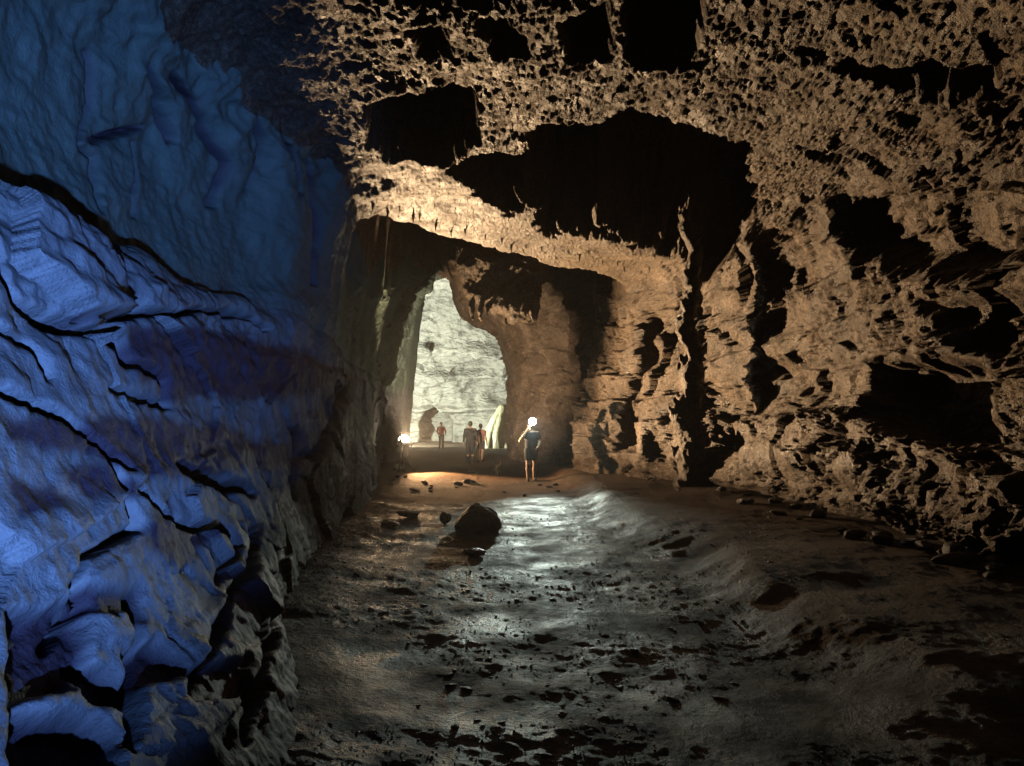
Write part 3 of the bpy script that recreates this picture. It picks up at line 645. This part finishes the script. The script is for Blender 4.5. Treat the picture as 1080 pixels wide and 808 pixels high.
# ------------------------------------------------------------------ people
def person(name, loc, rz, label, mats, pose, h=1.72, shoes=True, sleeve='short', legs='short', seed=0, face=True):
    """a body of one skin in metres (faces -y when rz = 0); clothes, hair and shoes are children"""
    k_ = h / 1.72
    root = empty(name, loc, rz); tag(root, label, 'person')
    J = dict(hipL=(-.09, 0, .90), hipR=(.09, 0, .90), pel=(0, 0, .95), waist=(0, 0, 1.08), chest=(0, .01, 1.28), neck=(0, .015, 1.46), head=(0, 0, 1.62),
             shL=(-.185, .015, 1.40), shR=(.185, .015, 1.40), elL=(-.25, .03, 1.12), elR=(.25, .03, 1.12), wrL=(-.27, -.04, .88), wrR=(.27, -.04, .88),
             knL=(-.10, -.02, .49), knR=(.10, -.02, .49), anL=(-.105, .02, .08), anR=(.105, .02, .08))
    J.update(pose); J = {a: np.array(b, float) for a, b in J.items()}
    lo, hi = (-.62, -.55, -.02), (.62, .55, 2.05)
    S = SDF(lo, hi, .011)
    S.chain([J['pel'], J['waist'], J['chest'], J['chest'] + (0, 0, .1)], [.125, .115, .13, .11], .05, (1.25, .85, 1))
    S.cap(J['shL'], J['shR'], .06, .06, .05); S.cap(J['chest'] + (0, 0, .12), J['neck'], .07, .055, .04)
    S.cap(J['neck'], J['head'] - (0, 0, .08), .052, .05, .02)
    hd = J['head']
    S.cap(hd + (0, .012, .035), hd + (0, .0, .0), .086, .082, .02, (.9, 1.08, 1)); S.cap(hd + (0, -.02, -.04), hd + (0, -.035, -.085), .062, .035, .03)
    S.cap(hd + (0, -.085, .005), hd + (0, -.108, -.03), .010, .016, .012)                       # nose
    S.cap(hd + (-.03, -.082, -.062), hd + (.03, -.082, -.062), .009, .009, .012)                 # mouth
    S.cap(hd + (-.04, -.075, .028), hd + (.04, -.075, .028), .014, .014, .015)                   # brow
    for s in (-1, 1): S.cap(hd + (s * .08, .01, .015), hd + (s * .088, .02, -.025), .015, .011, .008)
    for s, sd in ((-1, 'L'), (1, 'R')):
        S.chain([J['hip' + sd], (J['hip' + sd] + J['kn' + sd]) / 2, J['kn' + sd]], [.098, .082, .058], .04)
        c = J['kn' + sd] * .65 + J['an' + sd] * .35 + (0, .015, 0)
        S.chain([J['kn' + sd], c, J['an' + sd]], [.056, .060, .037], .03)
        an = J['an' + sd]; S.chain([an + (0, .02, -.03), an + (s * .012, -.10, -.05), an + (s * .018, -.17, -.055)], [.036, .034, .024], .02, (1, 1, .9))
        S.chain([J['sh' + sd], (J['sh' + sd] + J['el' + sd]) / 2, J['el' + sd]], [.055, .048, .040], .03)
        S.chain([J['el' + sd], J['el' + sd] * .6 + J['wr' + sd] * .4, J['wr' + sd]], [.041, .040, .027], .02)
        # hand: palm, four unequal bent fingers, a thumb off the side
        fw = J['wr' + sd] - J['el' + sd]; fw /= np.linalg.norm(fw)
        side = np.cross(fw, (1, 0, 0)); side /= np.linalg.norm(side); pn = np.cross(side, fw)
        wr = J['wr' + sd]; pal = wr + fw * .085
        S.cap(wr, pal, .026, .034, .015)
        for q, ln in zip((-.03, -.01, .01, .03), (.062, .078, .072, .055)):
            b0 = pal + side * q; b1 = b0 + fw * ln * .6 + pn * -s * .008; b2 = b1 + fw * ln * .45 - pn * s * .03
            S.chain([pal + side * q * .6, b0, b1, b2], [.012, .0105, .0095, .008], .004)
        t0 = wr + fw * .03 + side * -.026; S.chain([t0, t0 + fw * .03 + side * -.026, t0 + fw * .06 + side * -.03], [.013, .0115, .009], .006)
    body = link('body', S.mesh('body'), M[mats.get('skin', 'skin')], root)
    # hair cap
    H = SDF(hd - .16, hd + .16, .008); H.cap(hd + (0, .02, .045), hd + (0, .025, .0), .093, .088, 0, (.92, 1.05, 1)); H.cut(hd + (0, -.055, .03), np.array((0, -.85, -.53)))
    link('hair', H.mesh('hair'), M['hair'], root)
    for s in (-1, 1):
        E_ = SDF(hd + (s * .032 - .02, -.11, -.015), hd + (s * .032 + .02, -.06, .025), .003); E_.cap(hd + (s * .032, -.083, .006), hd + (s * .032, -.083, .006), .0095, .0095, 0)
        link('eye', E_.mesh('eye'), M['eye'], root)
    # shirt
    T = SDF(lo, hi, .013)
    T.chain([J['pel'] + (0, 0, .0), J['waist'], J['chest'], J['chest'] + (0, 0, .09)], [.142, .134, .146, .124], .05, (1.25, .9, 1)); T.cap(J['shL'], J['shR'], .073, .073, .05)
    for sd in 'LR':
        if sleeve == 'none': continue
        e2 = J['el' + sd] if sleeve == 'long' else J['sh' + sd] * .45 + J['el' + sd] * .55
        T.cap(J['sh' + sd], e2, .07, .06, .02)
        if sleeve == 'long': T.cap(J['el' + sd], J['wr' + sd], .055, .042, .02)
    T.cut(J['neck'] - (0, 0, .015), (0, -.2, 1)); T.cut(J['pel'] - (0, 0, .06), (0, 0, -1))
    link('shirt', T.mesh('shirt'), M[mats['top']], root)
    # shorts or trousers
    K = SDF(lo, hi, .013)
    K.cap(J['pel'] + (0, 0, .04), J['pel'] - (0, 0, .03), .138, .14, .03, (1.2, .9, 1))
    for sd in 'LR':
        e2 = J['kn' + sd] if legs == 'long' else J['hip' + sd] * .28 + J['kn' + sd] * .72
        K.cap(J['hip' + sd], e2, .116, .082 if legs == 'long' else .10, .02)
        if legs == 'long': K.cap(J['kn' + sd], J['an' + sd], .082, .062, .02)
    if legs == 'short': K.cut(J['knL'] * .72 + J['hipL'] * .28, (0, 0, -1))
    link('trousers' if legs == 'long' else 'shorts', K.mesh('legwear'), M[mats['bottom']], root)
    if shoes:
        for s, sd in ((-1, 'L'), (1, 'R')):
            an = J['an' + sd]; W = SDF(an + (-.1, -.27, -.12), an + (.1, .12, .08), .009)
            W.chain([an + (0, .03, -.03), an + (s * .012, -.10, -.045), an + (s * .018, -.175, -.05)], [.048, .045, .034], .02); W.cut(an - (0, 0, .075), (0, 0, -1))
            link('shoe', W.mesh('shoe'), M['shoe'], root)
    root.scale = (k_, k_, k_)
    return root, J, k_
def stand(px_, py_):
    x, y, _ = floor_at(px_, py_, 0); z = gz1(x, y); x, y, _ = floor_at(px_, py_, z); return (x, y, gz1(x, y) - .01)
# the lamp holder, walking towards the camera, one hand raised to the lamp
pl = stand(560, 507)
hp, HJ, hk = person('person', pl, .12, 'person in dark shorts and bare legs with one hand raised holding a glaring lamp', {'top': 'dark', 'bottom': 'dark', 'skin': 'skin_pale'},
    dict(elL=(-.33, -.10, 1.18), wrL=(-.12, -.22, 1.52), elR=(.27, .05, 1.13), wrR=(.19, -.16, 1.02), knL=(-.10, -.08, .50), anL=(-.09, .0, .085), knR=(.12, .03, .49), anR=(.115, .16, .10)), 1.74)
person('person', stand(496, 484), math.pi + .15, 'tall person in dark clothes seen from behind on the track, beside one in brown', {'top': 'dark', 'bottom': 'dark'}, dict(elL=(-.27, .03, 1.13), wrL=(-.29, .0, .89)), 1.78, sleeve='long', legs='long')
person('person', stand(507, 483.5), math.pi - .2, 'person in faded brown shirt walking beside the tall dark figure', {'top': 'rust', 'bottom': 'olive'}, dict(knL=(-.1, .05, .49), anL=(-.1, .2, .12)), 1.66, sleeve='short', legs='short')
person('person', stand(465.5, 473), .5, 'person in red shirt standing far off before the dark arch', {'top': 'red', 'bottom': 'olive'}, dict(elL=(-.30, .03, 1.15), wrL=(-.24, -.1, .96), elR=(.31, .03, 1.15), wrR=(.25, -.1, .95)), 1.70, sleeve='long', legs='long')
# hand lamp
hl = empty('hand_lamp', (0, 0, 0), 0); tag(hl, 'glaring cool white hand lamp held up before the face of the bare-legged person', 'lamp')
def boxm(name, sx, sy, sz, mat, parent, loc=(0, 0, 0), bev=.006, rot=(0, 0, 0)):
    b = bmesh.new(); bmesh.ops.create_cube(b, size=1); bmesh.ops.scale(b, vec=(sx, sy, sz), verts=b.verts)
    bmesh.ops.bevel(b, geom=b.edges[:], offset=bev, segments=2, affect='EDGES'); me = bpy.data.meshes.new(name); b.to_mesh(me); b.free()
    o = link(name, me, mat, parent, False); o.location = loc; o.rotation_euler = rot; return o
def cyl(name, a, b_, r, mat, parent, seg=16, r2=None):
    a, b_ = Vector(a), Vector(b_); L_ = (b_ - a).length; b = bmesh.new()
    bmesh.ops.create_cone(b, cap_ends=True, segments=seg, radius1=r, radius2=r if r2 is None else r2, depth=L_)
    bmesh.ops.transform(b, matrix=Matrix.Translation((a + b_) / 2) @ (b_ - a).to_track_quat('Z', 'Y').to_matrix().to_4x4(), verts=b.verts)
    me = bpy.data.meshes.new(name); b.to_mesh(me); b.free(); return link(name, me, mat, parent)
rot = Matrix.Rotation(.12, 4, 'Z')
hw = Vector(pl) + rot @ (Vector(HJ['head']) * hk)
hl.location = hw + Vector((0, 0, .16)); hl.rotation_euler.z = .12
cyl('housing', (.0, -.17, -.02), (.0, -.30, -.04), .06, M['metal'], hl, 32, .117)
cyl('lens', (0, -.301, -.0402), (0, -.312, -.042), .11, M['cool_glass'], hl, 32)
cyl('handle', (-.09, -.20, -.02), (-.09, -.20, -.16), .016, M['strap'], hl); cyl('handle', (-.09, -.20, -.16), (-.01, -.20, -.10), .012, M['strap'], hl)

# ------------------------------------------------------------------ small white dog
dg = stand(524, 502)
D_ = SDF((-.25, -.45, -.02), (.25, .45, .55), .011)
D_.chain([(0, -.17, .27), (0, 0, .265), (0, .16, .28)], [.088, .078, .072], .03, (.9, 1, 1.1)); D_.cap((0, -.17, .3), (0, -.24, .39), .058, .05, .03)
D_.cap((0, -.25, .42), (0, -.25, .42), .062, .062, .02); D_.cap((0, -.28, .405), (0, -.36, .39), .036, .026, .02)
for s in (-1, 1):
    D_.chain([(s * .035, -.24, .46), (s * .055, -.235, .50)], [.02, .01], .01)
    D_.chain([(s * .055, -.17, .24), (s * .055, -.15, .13), (s * .055, -.165, .02)], [.04, .026, .022], .02); D_.cap((s * .055, -.165, .018), (s * .055, -.195, .016), .022, .018, .01)
    D_.chain([(s * .055, .16, .26), (s * .06, .10, .17), (s * .058, .19, .10), (s * .058, .165, .02)], [.055, .04, .024, .021], .02); D_.cap((s * .058, .165, .018), (s * .058, .13, .016), .022, .018, .01)
D_.chain([(0, .2, .31), (0, .27, .38), (0, .27, .46)], [.022, .018, .012], .02)
o = link('dog', D_.mesh('dog'), M['fur']); o.location = dg; o.rotation_euler.z = math.pi + .5
tag(o, 'small whitish dog standing on the lamplit ground between the walkers and the lamp holder', 'dog')

# ------------------------------------------------------------------ warm floodlight on a stand
lx, lyy, lz = at(424, 466, 23.0)
fz = gz1(lx, lyy); fl_ = empty('floodlight', (lx, lyy, fz)); tag(fl_, 'glaring warm floodlight on a thin tripod stand by the left wall', 'floodlight')
hh = lz - fz; tgt = Vector((2.6, 9, 4.2)); dirv = (tgt - Vector((lx, lyy, lz))).normalized()
cyl('pole', (0, 0, .35), (0, 0, hh - .1), .016, M['metal'], fl_); cyl('pole_sleeve', (0, 0, .18), (0, 0, .6), .022, M['metal'], fl_)
for k in range(3):
    a_ = k * 2.094 + .4; cyl('leg', (0, 0, .5), (.42 * math.cos(a_), .42 * math.sin(a_), .0), .012, M['metal'], fl_); cyl('brace', (0, 0, .24), (.24 * math.cos(a_), .24 * math.sin(a_), .21), .008, M['metal'], fl_)
Q_ = dirv.to_track_quat('-Y', 'Z'); hd_ = empty('lamp_head', (0, 0, hh)); hd_.parent = fl_; hd_.rotation_mode = 'QUATERNION'; hd_.rotation_quaternion = Q_
boxm('housing', .40, .09, .36, M['metal'], hd_, (.08, .07, .06), .015); cyl('glass', (.08, .024, .06), (.08, .010, .06), .165, M['warm_glass'], hd_, 32)
def plate(name, pts, mat, parent):
    b = bmesh.new(); bmesh.ops.contextual_create(b, geom=[b.verts.new(p) for p in pts]); me = bpy.data.meshes.new(name); b.to_mesh(me); b.free()
    o = link(name, me, mat, parent, False); o.modifiers.new('thick', 'SOLIDIFY').thickness = .004; return o
SRC = Vector((0, 0, hh)) + dirv * .06
def dv(az, el, r): a_, e_ = math.radians(az), math.radians(el); return SRC + Vector((math.cos(a_) * math.cos(e_), math.sin(a_) * math.cos(e_), math.sin(e_))) * r
plate('added_light_flap', [SRC + Vector((-.15, -.15, -.13)), dv(-83, -1, .42), dv(-60, -1.6, .40), dv(-20, -3, .42), SRC + Vector((.1, .15, -.13))], M['metal'], fl_)  # added plate, keeps the warm light off the near floor
plate('added_light_flap', [dv(-135, -30, .18), dv(-85, -4, .42), dv(-85, 50, .42), dv(-135, 60, .18)], M['metal'], fl_)  # added plate, cuts the warm light off the left wall
plate('added_light_flap', [dv(-132, -30, .19), dv(-82.6, -30, .42), dv(-82.6, 8, .42), dv(-132, 8, .19)], M['metal'], fl_)  # added plate, blocks warm light from the lower left wall
cyl('bracket', (-.145, .06, .05), (-.145, .06, -.16), .010, M['metal'], hd_); cyl('bracket', (.305, .06, .05), (.305, .06, -.16), .010, M['metal'], hd_)

# ------------------------------------------------------------------ light
def spot(name, loc, target, power, col, angle, blend=.4, r=.05):
    l = bpy.data.lights.new(name, 'SPOT'); l.energy = power; l.color = col; l.spot_size = math.radians(angle); l.spot_blend = blend; l.shadow_soft_size = r
    o = bpy.data.objects.new(name, l); COL.objects.link(o); o.location = loc
    o.rotation_mode = 'QUATERNION'; o.rotation_quaternion = (Vector(target) - Vector(loc)).to_track_quat('-Z', 'Y'); return o
LW = Vector((lx, lyy, lz)) + dirv * .06
spot('warm_flood_light', LW, tgt, 15500, (1, .67, .37), 122, .9, .02)
hlw = hw + rot @ Vector((0, -.36, .12))
spot('hand_lamp_light', hlw, (.75, 11, 0), 1250, (.86, 1, .88), 34, 1.0, .03)
spot('blue_flood_light', (1.2, -2.2, .6), (-2.5, 4.5, 2.75), 3300, (.15, .34, 1.0), 36, 1.0, .05)
spot('far_chamber_light', (-10.2, 50.8, 1.1), (-3.6, 60, 3.2), 15000, (.95, 1, .83), 150, .5, .15)
spot('added_arch_fill', Vector((lx, lyy, lz)) + Vector((0, .35, .3)), (-.9, 32.6, 4.9), 5500, (1, .74, .50), 68, .8, .05)  # added fill spot, brightens the rock round the opening and the walkers
spot('added_ground_fill', Vector((lx, lyy, lz)) + Vector((.10, -.10, -.24)), (1.0, 19.6, .1), 1900, (1, .60, .30), 104, .9, .06)  # added fill spot, brightens the ground in front of the stand
pl_ = bpy.data.lights.new('added_hand_lamp_fill', 'POINT'); pl_.energy = 22; pl_.color = (.78, 1, .93); pl_.shadow_soft_size = .05; po_ = bpy.data.objects.new('added_hand_lamp_fill', pl_); COL.objects.link(po_); po_.location = hlw + Vector((0, -.12, 0))  # added fill light, brightens the lamp holder and nearby rock
W = bpy.data.worlds.new('World'); SC.world = W; W.use_nodes = True
W.node_tree.nodes['Background'].inputs['Color'].default_value = (.02, .03, .05, 1); W.node_tree.nodes['Background'].inputs['Strength'].default_value = .02

# haze
m = bpy.data.materials.new('cave_air'); m.use_nodes = True; nt = m.node_tree; nt.nodes.clear()
o_ = nt.nodes.new('ShaderNodeOutputMaterial'); v_ = nt.nodes.new('ShaderNodeVolumePrincipled'); v_.inputs['Density'].default_value = .00030; v_.inputs['Color'].default_value = (.9, .93, .95, 1); v_.inputs['Anisotropy'].default_value = .78
nt.links.new(v_.outputs['Volume'], o_.inputs['Volume'])
hz = boxm('haze', 50, 80, 22, m, None, (-4, 33, 8), .1)
tag(hz, 'thin damp haze filling the cave passage', 'haze', kind='stuff')

# ------------------------------------------------------------------ render settings
cy = SC.cycles
cy.use_denoising = True
try: cy.denoiser = 'OPENIMAGEDENOISE'
except Exception: pass
cy.max_bounces = 4; cy.diffuse_bounces = 0; cy.glossy_bounces = 2; cy.volume_bounces = 0; cy.transmission_bounces = 1
cy.sample_clamp_indirect = 4; cy.caustics_reflective = False; cy.caustics_refractive = False
SC.view_settings.view_transform = 'Standard'; SC.view_settings.look = 'None'; SC.view_settings.exposure = 0; SC.view_settings.gamma = 1
